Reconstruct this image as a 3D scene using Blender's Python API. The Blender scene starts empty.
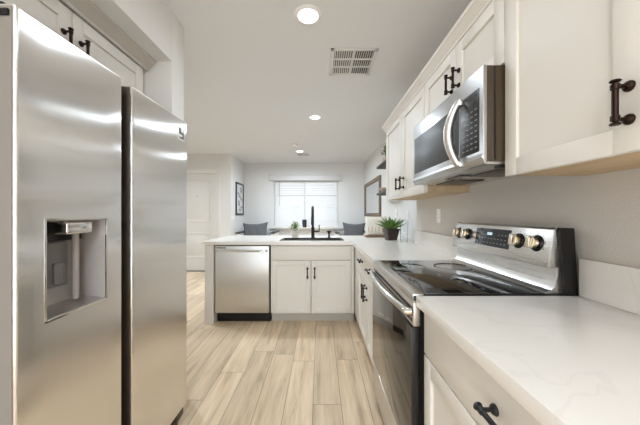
import bpy, bmesh, math, random
from mathutils import Vector, Matrix
random.seed(7)
PI = math.pi
sc = bpy.context.scene
COL = sc.collection

# ------------------------------------------------------------------ camera, world, exposure
cam_d = bpy.data.cameras.new('camera')
cam = bpy.data.objects.new('camera', cam_d); COL.objects.link(cam)
cam.location = (0, 0, 1.22); cam.rotation_euler = (PI/2, 0, 0)
cam_d.sensor_width = 36.0
cam_d.lens = 270/640*36.0
cam_d.shift_y = 1.5/640
cam_d.clip_start = 0.02
sc.camera = cam

w = bpy.data.worlds.new('sky'); sc.world = w; w.use_nodes = True
bg = w.node_tree.nodes['Background']
bg.inputs[0].default_value = (0.86, 0.93, 1.0, 1); bg.inputs[1].default_value = 4.5

sun_d = bpy.data.lights.new('sun', 'SUN'); sun_d.energy = 9.0; sun_d.angle = 0.02
sun = bpy.data.objects.new('sun', sun_d); COL.objects.link(sun)
sun.rotation_euler = (math.radians(35), 0, math.radians(20))

sc.view_settings.view_transform = 'Standard'
sc.view_settings.look = 'None'
sc.view_settings.gamma = 1
sc.view_settings.use_curve_mapping = False
sc.view_settings.exposure = 0.10
sc.cycles.use_denoising = True
sc.cycles.max_bounces = 10
sc.cycles.diffuse_bounces = 6
sc.cycles.sample_clamp_indirect = 6

LAMP_W = 11.0          # watts of each ceiling downlight
LAMP_COL = (0.79, 0.895, 1.0)
H = 2.50               # ceiling height

# ------------------------------------------------------------------ materials
def srgb(r, g, b):
    f = lambda c: (c/255/12.92) if c/255 <= 0.04045 else ((c/255+0.055)/1.055)**2.4
    return (f(r), f(g), f(b), 1)

def mat(name, col, rough=0.5, metal=0.0, noise=0.0, nscale=(20, 20, 20), bump=0.0, bscale=200.0,
        trans=0.0, coat=0.0, rvar=0.0, ior=1.45, emit=None, estr=0.0, spec=0.5, sheen=0.0):
    m = bpy.data.materials.new(name); m.use_nodes = True
    nt = m.node_tree; p = nt.nodes['Principled BSDF']
    p.inputs['Base Color'].default_value = col
    p.inputs['Roughness'].default_value = rough
    p.inputs['Metallic'].default_value = metal
    p.inputs['IOR'].default_value = ior
    p.inputs['Transmission Weight'].default_value = trans
    p.inputs['Coat Weight'].default_value = coat
    p.inputs['Specular IOR Level'].default_value = spec
    p.inputs['Sheen Weight'].default_value = sheen
    if emit:
        p.inputs['Emission Color'].default_value = emit; p.inputs['Emission Strength'].default_value = estr
    tc = nt.nodes.new('ShaderNodeTexCoord')
    mp = nt.nodes.new('ShaderNodeMapping'); mp.inputs['Scale'].default_value = nscale
    nt.links.new(tc.outputs['Object'], mp.inputs['Vector'])
    nz = nt.nodes.new('ShaderNodeTexNoise'); nz.inputs['Scale'].default_value = 1.0; nz.inputs['Detail'].default_value = 4
    nt.links.new(mp.outputs['Vector'], nz.inputs['Vector'])
    mr = nt.nodes.new('ShaderNodeMapRange')
    mr.inputs['From Min'].default_value = 0.3; mr.inputs['From Max'].default_value = 0.7
    mr.inputs['To Min'].default_value = 1-noise; mr.inputs['To Max'].default_value = 1+noise*0.5
    nt.links.new(nz.outputs['Fac'], mr.inputs['Value'])
    mx = nt.nodes.new('ShaderNodeMix'); mx.data_type = 'RGBA'; mx.blend_type = 'MULTIPLY'
    mx.inputs['Factor'].default_value = 1.0
    mx.inputs['A'].default_value = col
    nt.links.new(mr.outputs['Result'], mx.inputs['B'])
    nt.links.new(mx.outputs['Result'], p.inputs['Base Color'])
    if rvar:
        m2 = nt.nodes.new('ShaderNodeMapRange')
        m2.inputs['From Min'].default_value = 0.3; m2.inputs['From Max'].default_value = 0.7
        m2.inputs['To Min'].default_value = rough-rvar; m2.inputs['To Max'].default_value = rough+rvar
        nt.links.new(nz.outputs['Fac'], m2.inputs['Value']); nt.links.new(m2.outputs['Result'], p.inputs['Roughness'])
    if bump:
        n2 = nt.nodes.new('ShaderNodeTexNoise'); n2.inputs['Scale'].default_value = bscale; n2.inputs['Detail'].default_value = 3
        nt.links.new(tc.outputs['Object'], n2.inputs['Vector'])
        b = nt.nodes.new('ShaderNodeBump'); b.inputs['Strength'].default_value = bump; b.inputs['Distance'].default_value = 0.004
        nt.links.new(n2.outputs['Fac'], b.inputs['Height']); nt.links.new(b.outputs['Normal'], p.inputs['Normal'])
    return m

def brushed(name, col, rough, aniso, rot):
    m = mat(name, col, rough, 1.0, noise=0.02, nscale=(160, 160, 1.5), rvar=0.012)
    nt = m.node_tree; p = nt.nodes['Principled BSDF']
    tg = nt.nodes.new('ShaderNodeTangent'); tg.direction_type = 'RADIAL'; tg.axis = 'Z'
    nt.links.new(tg.outputs[0], p.inputs['Tangent'])
    p.inputs['Anisotropic'].default_value = aniso; p.inputs['Anisotropic Rotation'].default_value = rot
    return m

def floor_material():
    m = bpy.data.materials.new('oak_plank_floor'); m.use_nodes = True
    nt = m.node_tree; N = nt.nodes; L = nt.links; p = N['Principled BSDF']
    def math_(op, a, b=None, c=None):
        n = N.new('ShaderNodeMath'); n.operation = op
        for i, v in enumerate((a, b, c)):
            if v is None: continue
            if isinstance(v, (int, float)): n.inputs[i].default_value = v
            else: L.new(v, n.inputs[i])
        return n.outputs[0]
    tc = N.new('ShaderNodeTexCoord'); sp = N.new('ShaderNodeSeparateXYZ'); L.new(tc.outputs['Object'], sp.inputs[0])
    W_, LN = 0.180, 1.22
    xs = math_('DIVIDE', math_('ADD', sp.outputs['X'], 0.045), W_)
    row = math_('FLOOR', xs); fx = math_('FRACT', xs)
    wn = N.new('ShaderNodeTexWhiteNoise'); wn.noise_dimensions = '1D'; L.new(row, wn.inputs['W'])
    ys = math_('ADD', math_('DIVIDE', sp.outputs['Y'], LN), wn.outputs['Value'])
    col = math_('FLOOR', ys); fy = math_('FRACT', ys)
    cb = N.new('ShaderNodeCombineXYZ'); L.new(row, cb.inputs[0]); L.new(col, cb.inputs[1])
    w2 = N.new('ShaderNodeTexWhiteNoise'); w2.noise_dimensions = '3D'; L.new(cb.outputs[0], w2.inputs['Vector'])
    # grain: noise stretched along each plank, offset per plank
    off = N.new('ShaderNodeVectorMath'); off.operation = 'SCALE'; L.new(w2.outputs['Color'], off.inputs[0]); off.inputs['Scale'].default_value = 30.0
    ad = N.new('ShaderNodeVectorMath'); ad.operation = 'ADD'; L.new(tc.outputs['Object'], ad.inputs[0]); L.new(off.outputs[0], ad.inputs[1])
    mp = N.new('ShaderNodeMapping'); mp.inputs['Scale'].default_value = (17, 1.5, 1); L.new(ad.outputs[0], mp.inputs['Vector'])
    g1 = N.new('ShaderNodeTexNoise'); g1.inputs['Scale'].default_value = 1.0; g1.inputs['Detail'].default_value = 9; g1.inputs['Roughness'].default_value = 0.62; g1.inputs['Distortion'].default_value = 0.25
    L.new(mp.outputs[0], g1.inputs['Vector'])
    mp2 = N.new('ShaderNodeMapping'); mp2.inputs['Scale'].default_value = (70, 3, 1); L.new(ad.outputs[0], mp2.inputs['Vector'])
    g2 = N.new('ShaderNodeTexNoise'); g2.inputs['Scale'].default_value = 1.0; g2.inputs['Detail'].default_value = 3
    L.new(mp2.outputs[0], g2.inputs['Vector'])
    r1 = N.new('ShaderNodeValToRGB'); e = r1.color_ramp.elements
    e[0].position = 0.30; e[0].color = srgb(188, 166, 140)
    e[1].position = 0.62; e[1].color = srgb(236, 216, 188)
    k = e.new(0.45); k.color = srgb(222, 200, 171)
    L.new(g1.outputs['Fac'], r1.inputs[0])
    # plank tint
    r2 = N.new('ShaderNodeValToRGB'); e = r2.color_ramp.elements
    e[0].position = 0; e[0].color = (0.78, 0.765, 0.74, 1); e[1].position = 1; e[1].color = (1.03, 1.01, 0.98, 1)
    L.new(w2.outputs['Value'], r2.inputs[0])
    mx = N.new('ShaderNodeMix'); mx.data_type = 'RGBA'; mx.blend_type = 'MULTIPLY'; mx.inputs['Factor'].default_value = 1
    L.new(r1.outputs[0], mx.inputs['A']); L.new(r2.outputs[0], mx.inputs['B'])
    f2 = N.new('ShaderNodeMapRange'); f2.inputs['From Min'].default_value = .3; f2.inputs['From Max'].default_value = .7
    f2.inputs['To Min'].default_value = .90; f2.inputs['To Max'].default_value = 1.05; L.new(g2.outputs['Fac'], f2.inputs['Value'])
    mg = N.new('ShaderNodeMix'); mg.data_type = 'RGBA'; mg.blend_type = 'MULTIPLY'; mg.inputs['Factor'].default_value = 1
    L.new(mx.outputs['Result'], mg.inputs['A']); L.new(f2.outputs[0], mg.inputs['B'])
    # seams
    ex = math_('MULTIPLY', math_('MINIMUM', fx, math_('SUBTRACT', 1.0, fx)), W_)
    ey = math_('MULTIPLY', math_('MINIMUM', fy, math_('SUBTRACT', 1.0, fy)), LN)
    seam = math_('LESS_THAN', math_('MINIMUM', ex, ey), 0.0020)
    ms = N.new('ShaderNodeMix'); ms.data_type = 'RGBA'; L.new(math_('MULTIPLY', seam, 0.75), ms.inputs['Factor'])
    L.new(mg.outputs['Result'], ms.inputs['A']); ms.inputs['B'].default_value = srgb(120, 100, 80)
    L.new(ms.outputs['Result'], p.inputs['Base Color'])
    p.inputs['Roughness'].default_value = 0.38
    return m

def stone_material():
    m = bpy.data.materials.new('white_quartz'); m.use_nodes = True
    nt = m.node_tree; N = nt.nodes; L = nt.links; p = N['Principled BSDF']
    tc = N.new('ShaderNodeTexCoord')
    mp = N.new('ShaderNodeMapping'); mp.inputs['Rotation'].default_value = (0, 0, 0.6); mp.inputs['Scale'].default_value = (1.2, 2.4, 1.5)
    L.new(tc.outputs['Object'], mp.inputs['Vector'])
    n = N.new('ShaderNodeTexNoise'); n.inputs['Scale'].default_value = 1.1; n.inputs['Detail'].default_value = 5; n.inputs['Distortion'].default_value = 1.2
    L.new(mp.outputs[0], n.inputs['Vector'])
    r = N.new('ShaderNodeValToRGB'); e = r.color_ramp.elements
    e[0].position = 0.488; e[0].color = srgb(236, 232, 226)
    e[1].position = 0.512; e[1].color = srgb(236, 232, 226)
    k = e.new(0.50); k.color = srgb(231, 227, 221)
    L.new(n.outputs['Fac'], r.inputs[0])
    L.new(r.outputs[0], p.inputs['Base Color'])
    p.inputs['Roughness'].default_value = 0.22
    return m

def glass_material(name, tint=(1, 1, 1, 1), thin=True):
    m = bpy.data.materials.new(name); m.use_nodes = True
    nt = m.node_tree; N = nt.nodes; L = nt.links
    out = N['Material Output']; N.remove(N['Principled BSDF'])
    t = N.new('ShaderNodeBsdfTransparent'); t.inputs[0].default_value = tint
    g = N.new('ShaderNodeBsdfGlossy'); g.inputs['Roughness'].default_value = 0.02
    fr = N.new('ShaderNodeFresnel'); fr.inputs['IOR'].default_value = 1.45
    mx = N.new('ShaderNodeMixShader'); L.new(fr.outputs[0], mx.inputs[0]); L.new(t.outputs[0], mx.inputs[1]); L.new(g.outputs[0], mx.inputs[2])
    L.new(mx.outputs[0], out.inputs[0])
    return m

def slat_material():
    m = bpy.data.materials.new('white_vinyl_slat'); m.use_nodes = True
    nt = m.node_tree; N = nt.nodes; L = nt.links
    out = N['Material Output']; N.remove(N['Principled BSDF'])
    d = N.new('ShaderNodeBsdfDiffuse'); d.inputs[0].default_value = srgb(219, 220, 221)
    t = N.new('ShaderNodeBsdfTranslucent'); t.inputs[0].default_value = srgb(240, 243, 246)
    mx = N.new('ShaderNodeMixShader'); mx.inputs[0].default_value = 0.06
    L.new(d.outputs[0], mx.inputs[1]); L.new(t.outputs[0], mx.inputs[2]); L.new(mx.outputs[0], out.inputs[0])
    return m

M = {}
M['floor'] = floor_material()
M['stone'] = stone_material()
M['ceiling'] = mat('ceiling_paint', srgb(224, 224, 224), 0.9, bump=0.15, bscale=90)
M['wall'] = mat('greige_wall_paint', srgb(204, 198, 190), 0.85, bump=0.38, bscale=110)
M['wall_entry'] = mat('greige_wall_paint_lifted', srgb(227, 224, 221), 0.9, bump=0.3, bscale=90)  # same wall paint, brightened in the colour to lift a dim hall
M['wall_far'] = mat('greige_wall_paint_lit', srgb(222, 221, 219), 0.9, bump=0.3, bscale=90)  # same wall paint, with window light put into its paler colour
M['trim'] = mat('white_trim_paint', srgb(228, 225, 220), 0.5)
M['cab'] = mat('warm_white_cabinet_paint', srgb(226, 221, 213), 0.48, noise=0.01, nscale=(8, 8, 8))
M['crown'] = mat('greige_moulding', srgb(200, 192, 182), 0.45)  # moulding over the refrigerator, a darker greige than the doors
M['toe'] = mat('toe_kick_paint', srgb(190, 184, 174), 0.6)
M['rawwood'] = mat('raw_maple', srgb(200, 174, 138), 0.6, noise=0.15, nscale=(30, 3, 30))
M['bronze'] = mat('oiled_bronze', srgb(52, 38, 32), 0.35, 0.85)
M['black_metal'] = mat('matte_black_metal', srgb(38, 38, 40), 0.42, 0.4)
M['steel_v'] = brushed('brushed_stainless_vertical', (0.84, 0.825, 0.80, 1), 0.24, 1.0, 0.0)
M['steel_h'] = brushed('brushed_stainless_dishwasher', (0.66, 0.65, 0.63, 1), 0.34, 0.9, 0.0)
M['steel_y'] = mat('brushed_stainless_range', (0.66, 0.65, 0.63, 1), 0.30, 1.0, noise=0.04, nscale=(200, 2, 200), rvar=0.04)
M['steel_smooth'] = mat('polished_steel', (0.72, 0.71, 0.69, 1), 0.14, 1.0)
M['steel_grey'] = mat('grey_stainless', (0.52, 0.515, 0.51, 1), 0.33, 1.0, noise=0.03, nscale=(200, 2, 200))
M['steel_satin'] = mat('satin_steel', (0.68, 0.65, 0.62, 1), 0.36, 1.0)
M['dark_steel'] = mat('dark_steel', srgb(96, 88, 80), 0.35, 0.9)
M['edge_grey'] = mat('grey_painted_edge', srgb(138, 131, 124), 0.5)
M['recess'] = mat('dispenser_grey_plastic', srgb(172, 167, 165), 0.45)
M['recess_dark'] = mat('dispenser_pad_plastic', srgb(128, 125, 126), 0.35)
M['black'] = mat('black_enamel', srgb(24, 21, 20), 0.35)
M['black_glass'] = mat('black_glass', srgb(16, 16, 17), 0.05, ior=1.75, spec=0.6)
M['mw_glass'] = mat('microwave_window_glass', srgb(50, 50, 50), 0.42, ior=1.6)
M['oven_glass'] = mat('oven_door_glass', srgb(26, 21, 18), 0.04, ior=1.65, spec=0.5)
M['mw_side'] = mat('bronze_painted_steel', srgb(72, 57, 40), 0.5, 0.2, noise=0.12, nscale=(60, 60, 3))
M['display'] = mat('display_glass', srgb(58, 62, 68), 0.12)
M['lit'] = mat('display_digits', srgb(190, 215, 225), 0.4, emit=(0.7, 0.9, 1, 1), estr=0.5)
M['keys'] = mat('keypad_grey', srgb(150, 148, 145), 0.5)
M['knob'] = mat('warm_steel_knob', (0.66, 0.58, 0.46, 1), 0.25, 1.0)
M['vent'] = mat('vent_white_metal', srgb(216, 214, 210), 0.5)
M['vent_dark'] = mat('vent_duct', srgb(84, 82, 78), 0.8)
M['lens'] = mat('lamp_lens', (1, 1, 1, 1), 0.4, emit=(1, 0.97, 0.92, 1), estr=6.0)
M['plastic'] = mat('white_plastic', srgb(240, 238, 234), 0.35)
M['sink'] = mat('dark_composite', srgb(60, 54, 50), 0.45, noise=0.1, nscale=(150, 150, 150))
M['slat'] = slat_material()
M['valance'] = mat('blind_valance_vinyl', srgb(212, 211, 210), 0.5)
M['pane'] = glass_material('window_glass')
M['vase_glass'] = mat('clear_glass', (0.95, 0.97, 0.97, 1), 0.02, trans=1.0, ior=1.3)
M['mirror'] = mat('mirror_silver', (0.86, 0.88, 0.90, 1), 0.02, 1.0)
M['rustic'] = mat('rustic_grey_wood', srgb(122, 106, 90), 0.7, noise=0.3, nscale=(40, 6, 40))
M['dark_wood'] = mat('dark_walnut', srgb(38, 30, 26), 0.5, noise=0.25, nscale=(40, 5, 40))
M['grey_fabric'] = mat('charcoal_fabric', srgb(98, 99, 102), 0.95, noise=0.15, nscale=(90, 90, 90), bump=0.6, bscale=500, sheen=0.3)
M['chair_fabric'] = mat('light_grey_fabric', srgb(176, 176, 176), 0.95, noise=0.08, nscale=(90, 90, 90), bump=0.5, bscale=500)
M['cream_fabric'] = mat('cream_woven_fabric', srgb(232, 226, 214), 0.95, noise=0.06, nscale=(60, 60, 60), bump=0.6, bscale=350)
M['tan'] = mat('tan_thread', srgb(178, 142, 92), 0.9)
M['board'] = mat('acacia_board', srgb(140, 100, 64), 0.5, noise=0.25, nscale=(10, 60, 10))
M['pot_dark'] = mat('dark_glazed_pot', srgb(58, 46, 40), 0.3, noise=0.15, nscale=(30, 30, 30))
M['pot_white'] = mat('white_ceramic', srgb(232, 226, 218), 0.35)
M['soil'] = mat('potting_soil', srgb(60, 46, 36), 0.95, noise=0.4, nscale=(200, 200, 200))
M['aloe'] = mat('succulent_green', srgb(102, 138, 66), 0.4, noise=0.35, nscale=(25, 25, 25))
M['leaf'] = mat('pale_green_leaf', srgb(142, 160, 112), 0.6, noise=0.35, nscale=(60, 60, 60))
M['leaf_deep'] = mat('green_leaf', srgb(98, 128, 66), 0.6, noise=0.3, nscale=(40, 40, 40))
M['frame_black'] = mat('black_frame', srgb(48, 48, 50), 0.4)
M['paper'] = mat('art_paper', srgb(214, 214, 214), 0.8, noise=0.06, nscale=(10, 10, 10))
M['ink'] = mat('grey_ink', srgb(96, 98, 102), 0.8)
M['stucco'] = mat('pale_stucco', srgb(236, 234, 230), 0.9, bump=0.3, bscale=60)
M['roof'] = mat('grey_roof_tile', srgb(150, 142, 136), 0.8, noise=0.2, nscale=(3, 20, 20))
M['ground'] = mat('pale_gravel', srgb(196, 186, 170), 0.95, noise=0.2, nscale=(6, 6, 6))
M['house_glass'] = mat('house_window_glass', srgb(196, 204, 212), 0.1)
M['beige'] = mat('beige_ceramic', srgb(196, 178, 158), 0.6)

# ------------------------------------------------------------------ mesh helpers
class MB:
    """collects shapes given in world coordinates and links them as ONE mesh"""
    def __init__(s): s.bm = bmesh.new()
    def _merge(s, b, mx=None):
        if mx is not None: b.transform(mx)
        t = bpy.data.meshes.new('tmp'); b.to_mesh(t); b.free(); s.bm.from_mesh(t); bpy.data.meshes.remove(t)
        return s
    def box(s, x0, x1, y0, y1, z0, z1, bev=0.0, seg=2, mx=None):
        b = bmesh.new(); r = bmesh.ops.create_cube(b, size=1)
        for v in r['verts']:
            v.co = ((x0+x1)/2+v.co.x*(x1-x0), (y0+y1)/2+v.co.y*(y1-y0), (z0+z1)/2+v.co.z*(z1-z0))
        if bev:
            bmesh.ops.bevel(b, geom=b.edges[:], offset=bev, segments=seg, profile=0.5, affect='EDGES')
        return s._merge(b, mx)
    def cyl(s, p0, p1, r0, r1=None, n=16, mx=None):
        r1 = r0 if r1 is None else r1
        p0, p1 = Vector(p0), Vector(p1); d = p1-p0
        b = bmesh.new(); bmesh.ops.create_cone(b, cap_ends=True, segments=n, radius1=r0, radius2=r1, depth=d.length)
        q = d.to_track_quat('Z', 'Y').to_matrix().to_4x4()
        b.transform(Matrix.Translation((p0+p1)/2) @ q)
        return s._merge(b, mx)
    def lathe(s, prof, c=(0, 0, 0), axis=(0, 0, 1), n=24, mx=None):
        """prof = [(r, h)...] turned about axis through c"""
        b = bmesh.new(); rings = []
        for r, h in prof:
            if r < 1e-5: rings.append([b.verts.new((0, 0, h))])
            else: rings.append([b.verts.new((r*math.cos(2*PI*i/n), r*math.sin(2*PI*i/n), h)) for i in range(n)])
        for a, c2 in zip(rings, rings[1:]):
            if len(a) == 1 and len(c2) == 1: continue
            for i in range(n):
                j = (i+1) % n
                if len(a) == 1: b.faces.new((a[0], c2[i], c2[j]))
                elif len(c2) == 1: b.faces.new((a[i], a[j], c2[0]))
                else: b.faces.new((a[i], a[j], c2[j], c2[i]))
        q = Vector(axis).to_track_quat('Z', 'Y').to_matrix().to_4x4()
        b.transform(Matrix.Translation(c) @ q)
        return s._merge(b, mx)
    def tube(s, pts, rad, n=12, mx=None):
        pts = [Vector(p) for p in pts]; rr = rad if isinstance(rad, (list, tuple)) else [rad]*len(pts)
        b = bmesh.new(); rings = []; up = None
        for i, p in enumerate(pts):
            d = (pts[min(i+1, len(pts)-1)]-pts[max(i-1, 0)]).normalized()
            if up is None: up = d.orthogonal().normalized()
            up = (up-d*up.dot(d)).normalized(); sd = d.cross(up)
            rings.append([b.verts.new(p+rr[i]*(up*math.cos(2*PI*k/n)+sd*math.sin(2*PI*k/n))) for k in range(n)])
        for a, c in zip(rings, rings[1:]):
            for k in range(n): b.faces.new((a[k], a[(k+1) % n], c[(k+1) % n], c[k]))
        b.faces.new(rings[0][::-1]); b.faces.new(rings[-1])
        return s._merge(b, mx)
    def prism(s, poly, axis, a0, a1, bev=0.0, mx=None):
        """poly: 2D points in the plane across the axis ('x': (y,z), 'y': (x,z), 'z': (x,y))"""
        def P(u, v, t): return {'x': (t, u, v), 'y': (u, t, v), 'z': (u, v, t)}[axis]
        b = bmesh.new()
        A = [b.verts.new(P(u, v, a0)) for u, v in poly]; B = [b.verts.new(P(u, v, a1)) for u, v in poly]
        b.faces.new(A); b.faces.new(B[::-1])
        for i in range(len(poly)):
            j = (i+1) % len(poly); b.faces.new((A[i], B[i], B[j], A[j]))
        bmesh.ops.recalc_face_normals(b, faces=b.faces[:])
        if bev: bmesh.ops.bevel(b, geom=b.edges[:], offset=bev, segments=2, profile=0.5, affect='EDGES')
        return s._merge(b, mx)
    def pillow(s, c, w_, h_, t_, mx=None, pinch=0.15):
        """soft cushion, wide in x, tall in z, thick in y, with pointed corners"""
        b = bmesh.new(); n = 14; G = {}
        for side in (1, -1):
            for i in range(n+1):
                for j in range(n+1):
                    u, v = 2*i/n-1, 2*j/n-1
                    edge = i in (0, n) or j in (0, n)
                    if side == -1 and edge: G[(side, i, j)] = G[(1, i, j)]; continue
                    prof = max(0, (1-u**4)*(1-v**4))**0.55
                    x = u*(1-pinch*(1-v*v))*w_/2; z = v*(1-pinch*(1-u*u))*h_/2
                    y = -side*prof*t_/2
                    y += 0.006*math.sin(9*u+3*v)*prof
                    G[(side, i, j)] = b.verts.new((c[0]+x, c[1]+y, c[2]+z))
        for side in (1, -1):
            for i in range(n):
                for j in range(n):
                    q = [G[(side, i, j)], G[(side, i+1, j)], G[(side, i+1, j+1)], G[(side, i, j+1)]]
                    b.faces.new(q if side == 1 else q[::-1])
        return s._merge(b, mx)
    def leaf(s, base, dirn, length, width, thick, bend, mx=None, fold=0.15):
        """tapered, bent succulent or foliage blade starting at base going along dirn (unit, tilted)"""
        d = Vector(dirn).normalized(); base = Vector(base)
        side = d.cross(Vector((0, 0, 1)))
        if side.length < 1e-3: side = Vector((1, 0, 0))
        side.normalize(); nrm = side.cross(d).normalized()
        b = bmesh.new(); n = 8; rows = []
        for i in range(n+1):
            t = i/n
            wd = width*0.5*(0.62+0.9*t-1.52*t*t) if t < 1 else 0
            wd = max(wd, 0.0005)
            p = base+d*(length*t)+Vector((0, 0, -1))*(bend*length*t*t)
            th = thick*(1-t)**0.7*0.5+0.0004
            rows.append([b.verts.new(p-side*wd+nrm*fold*wd), b.verts.new(p-nrm*th), b.verts.new(p+side*wd+nrm*fold*wd), b.verts.new(p+nrm*th*0.25)])
        for a, c in zip(rows, rows[1:]):
            for k in range(4): b.faces.new((a[k], a[(k+1) % 4], c[(k+1) % 4], c[k]))
        b.faces.new(rows[0][::-1]); b.faces.new(rows[-1])
        return s._merge(b, mx)
    def build(s, name, material, parent=None, origin=(0, 0, 0), smooth=True):
        bmesh.ops.recalc_face_normals(s.bm, faces=s.bm.faces[:])
        o3 = Vector(origin)
        for v in s.bm.verts: v.co -= o3
        me = bpy.data.meshes.new(name); s.bm.to_mesh(me); s.bm.free()
        mats = material if isinstance(material, (list, tuple)) else [material]
        for m_ in mats: me.materials.append(m_)
        if smooth:
            for p in me.polygons: p.use_smooth = True
            me.set_sharp_from_angle(angle=math.radians(32))
        o = bpy.data.objects.new(name, me); COL.objects.link(o)
        if parent is not None: o.parent = parent
        else: o.location = o3
        return o

def tag(o, label, cat, group=None):
    o['label'] = label; o['category'] = cat
    if group: o['group'] = group
    return o

class Thing:
    """an Empty at the thing's base that parents its parts"""
    def __init__(s, name, label, cat, loc, group=None):
        s.loc = Vector(loc); s.o = bpy.data.objects.new(name, None); COL.objects.link(s.o)
        s.o.location = loc; s.o.empty_display_size = 0.1
        tag(s.o, label, cat, group)
    def part(s, name, mb, m, parent=None, label=None, smooth=True):
        o = mb.build(name, m, parent or s.o, s.loc, smooth)
        if label: o['label'] = label
        return o

def single(name, mb, m, label, cat, loc, group=None):
    return tag(mb.build(name, m, None, loc), label, cat, group)

def struct(name, mb, m, parent=None, origin=(0, 0, 0)):
    o = mb.build(name, m, parent, origin)
    if parent is None: o['kind'] = 'structure'
    return o

def frame(origin, U, Wd):
    """local (u, w, v) -> world: u along U, w outward along Wd, v up"""
    U, Wd = Vector(U), Vector(Wd)
    m_ = Matrix.Identity(4)
    for i in range(3): m_[i][0] = U[i]; m_[i][1] = Wd[i]; m_[i][2] = (0, 0, 1)[i]; m_[i][3] = origin[i]
    return m_

def shaker(fr, u0, u1, v0, v1, t=0.020, rail=0.058, rec=0.011):
    """a five-piece door or drawer front, back face on w=0"""
    mb = MB()
    mb.box(u0+rail-0.004, u1-rail+0.004, 0, t-rec, v0+rail-0.004, v1-rail+0.004, mx=fr)
    for a in ((u0, u0+rail, v0, v1), (u1-rail, u1, v0, v1), (u0+rail-0.0005, u1-rail+0.0005, v0, v0+rail), (u0+rail-0.0005, u1-rail+0.0005, v1-rail, v1)):
        mb.box(a[0], a[1], 0, t, a[2], a[3], 0.0018, 2, mx=fr)
    return mb

def slab(fr, u0, u1, v0, v1, t=0.020):
    return MB().box(u0, u1, 0, t, v0, v1, 0.002, 2, mx=fr)

def bar_pull(fr, u, v, w0, vertical=True, ln=0.096):
    """turned bar pull on two round-footed posts; (u, v) is its middle, w0 the face it stands on"""
    mb = MB(); so = w0+0.032; e = ln/2
    ax = (0, 0, 1) if vertical else (1, 0, 0)
    P = lambda t, wv: (u, wv, v+t) if vertical else (u+t, wv, v)
    prof = [(0.0, -e-0.014), (0.0085, -e-0.0135), (0.0105, -e-0.011), (0.0085, -e-0.0085), (0.005, -e-0.007), (0.005, -e-0.004), (0.0085, -e-0.0035),
            (0.0085, -e+0.007), (0.0062, -e+0.009), (0.0062, e-0.009), (0.0085, e-0.007), (0.0085, e+0.0035), (0.005, e+0.004), (0.005, e+0.007),
            (0.0085, e+0.0085), (0.0105, e+0.011), (0.0085, e+0.0135), (0.0, e+0.014)]
    mb.lathe(prof, P(0, so), ax, 14, mx=fr)
    for t in (-e, e):
        mb.cyl(P(t, w0), P(t, so), 0.0048, n=12, mx=fr)
        mb.lathe([(0.0, 0), (0.0125, 0), (0.0125, 0.003), (0.0095, 0.008), (0.005, 0.011), (0, 0.011)], P(t, w0), (0, 1, 0), 14, mx=fr)
    return mb

# ------------------------------------------------------------------ the setting
WX = 0.99          # kitchen right wall
DX = 1.12          # dining right wall
FY = 6.78          # far wall
LX = -1.90         # dining left wall
HY = 5.75          # entry wall

struct('floor', MB().box(-3.75, 1.30, -3.1, 6.95, -0.12, 0.0), M['floor'])
struct('ceiling', MB().box(-3.75, 1.30, -3.1, 6.95, H, H+0.12), M['ceiling'])
struct('wall_right', MB().box(WX, 1.30, -3.0, 2.77, 0, H), M['wall'])
struct('wall_right_dining', MB().box(DX, 1.30, 2.77, FY, 0, H), M['wall_far'])
wx0, wx1, wz0, wz1 = -1.155, 0.455, 0.89, 2.05
struct('wall_far', MB().box(-1.90, wx0, FY, 6.95, 0, H).box(wx1, 1.30, FY, 6.95, 0, H)
       .box(wx0, wx1, FY, 6.95, 0, wz0).box(wx0, wx1, FY, 6.95, wz1, H), M['wall_far'])
struct('wall_left_dining', MB().box(LX-0.14, LX, HY+0.14, 6.95, 0, H), M['wall_far'])
dx0, dx1, dz = -3.03, -2.21, 2.08
struct('wall_entry', MB().box(-3.6, dx0, HY, HY+0.14, 0, H).box(dx1, LX, HY, HY+0.14, 0, H).box(dx0, dx1, HY, HY+0.14, dz, H), M['wall_entry'])
struct('wall_left_hall', MB().box(-3.75, -3.6, 1.85, HY+0.14, 0, H), M['wall'])
struct('wall_left_kitchen', MB().box(-1.90, -1.75, -3.0, 1.70, 0, H), M['wall'])
struct('wall_alcove_far', MB().box(-3.75, -0.93, 1.70, 1.85, 0, H, 0.004), M['trim'])
struct('wall_alcove_near', MB().box(-1.75, -0.93, 0.45, 0.60, 0, H), M['trim'])
struct('wall_alcove_soffit', MB().box(-1.75, -0.93, 0.60, 1.70, 2.18, H), M['trim'])
struct('wall_behind', MB().box(-1.90, -1.70, -3.1, -3.0, 0, H).box(0.95, 1.30, -3.1, -3.0, 0, H).box(-1.70, 0.95, -3.1, -3.0, 2.40, H), M['wall'])  # unseen wall; its wide opening is shaped to let sky light in
struct('wall_peninsula', MB().box(-1.28, DX, 3.62, 3.74, 0, 0.876), M['trim'])
struct('baseboard_entry', MB().box(-3.6, dx0-0.09, HY-0.014, HY, 0, 0.10, 0.003).box(dx1+0.09, LX, HY-0.014, HY, 0, 0.10, 0.003), M['trim'])
struct('baseboard_far', MB().box(LX, DX, FY-0.014, FY, 0, 0.10, 0.003), M['trim'])
struct('baseboard_left', MB().box(LX, LX+0.014, HY+0.0, FY-0.014, 0, 0.10, 0.003), M['trim'])
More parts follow.
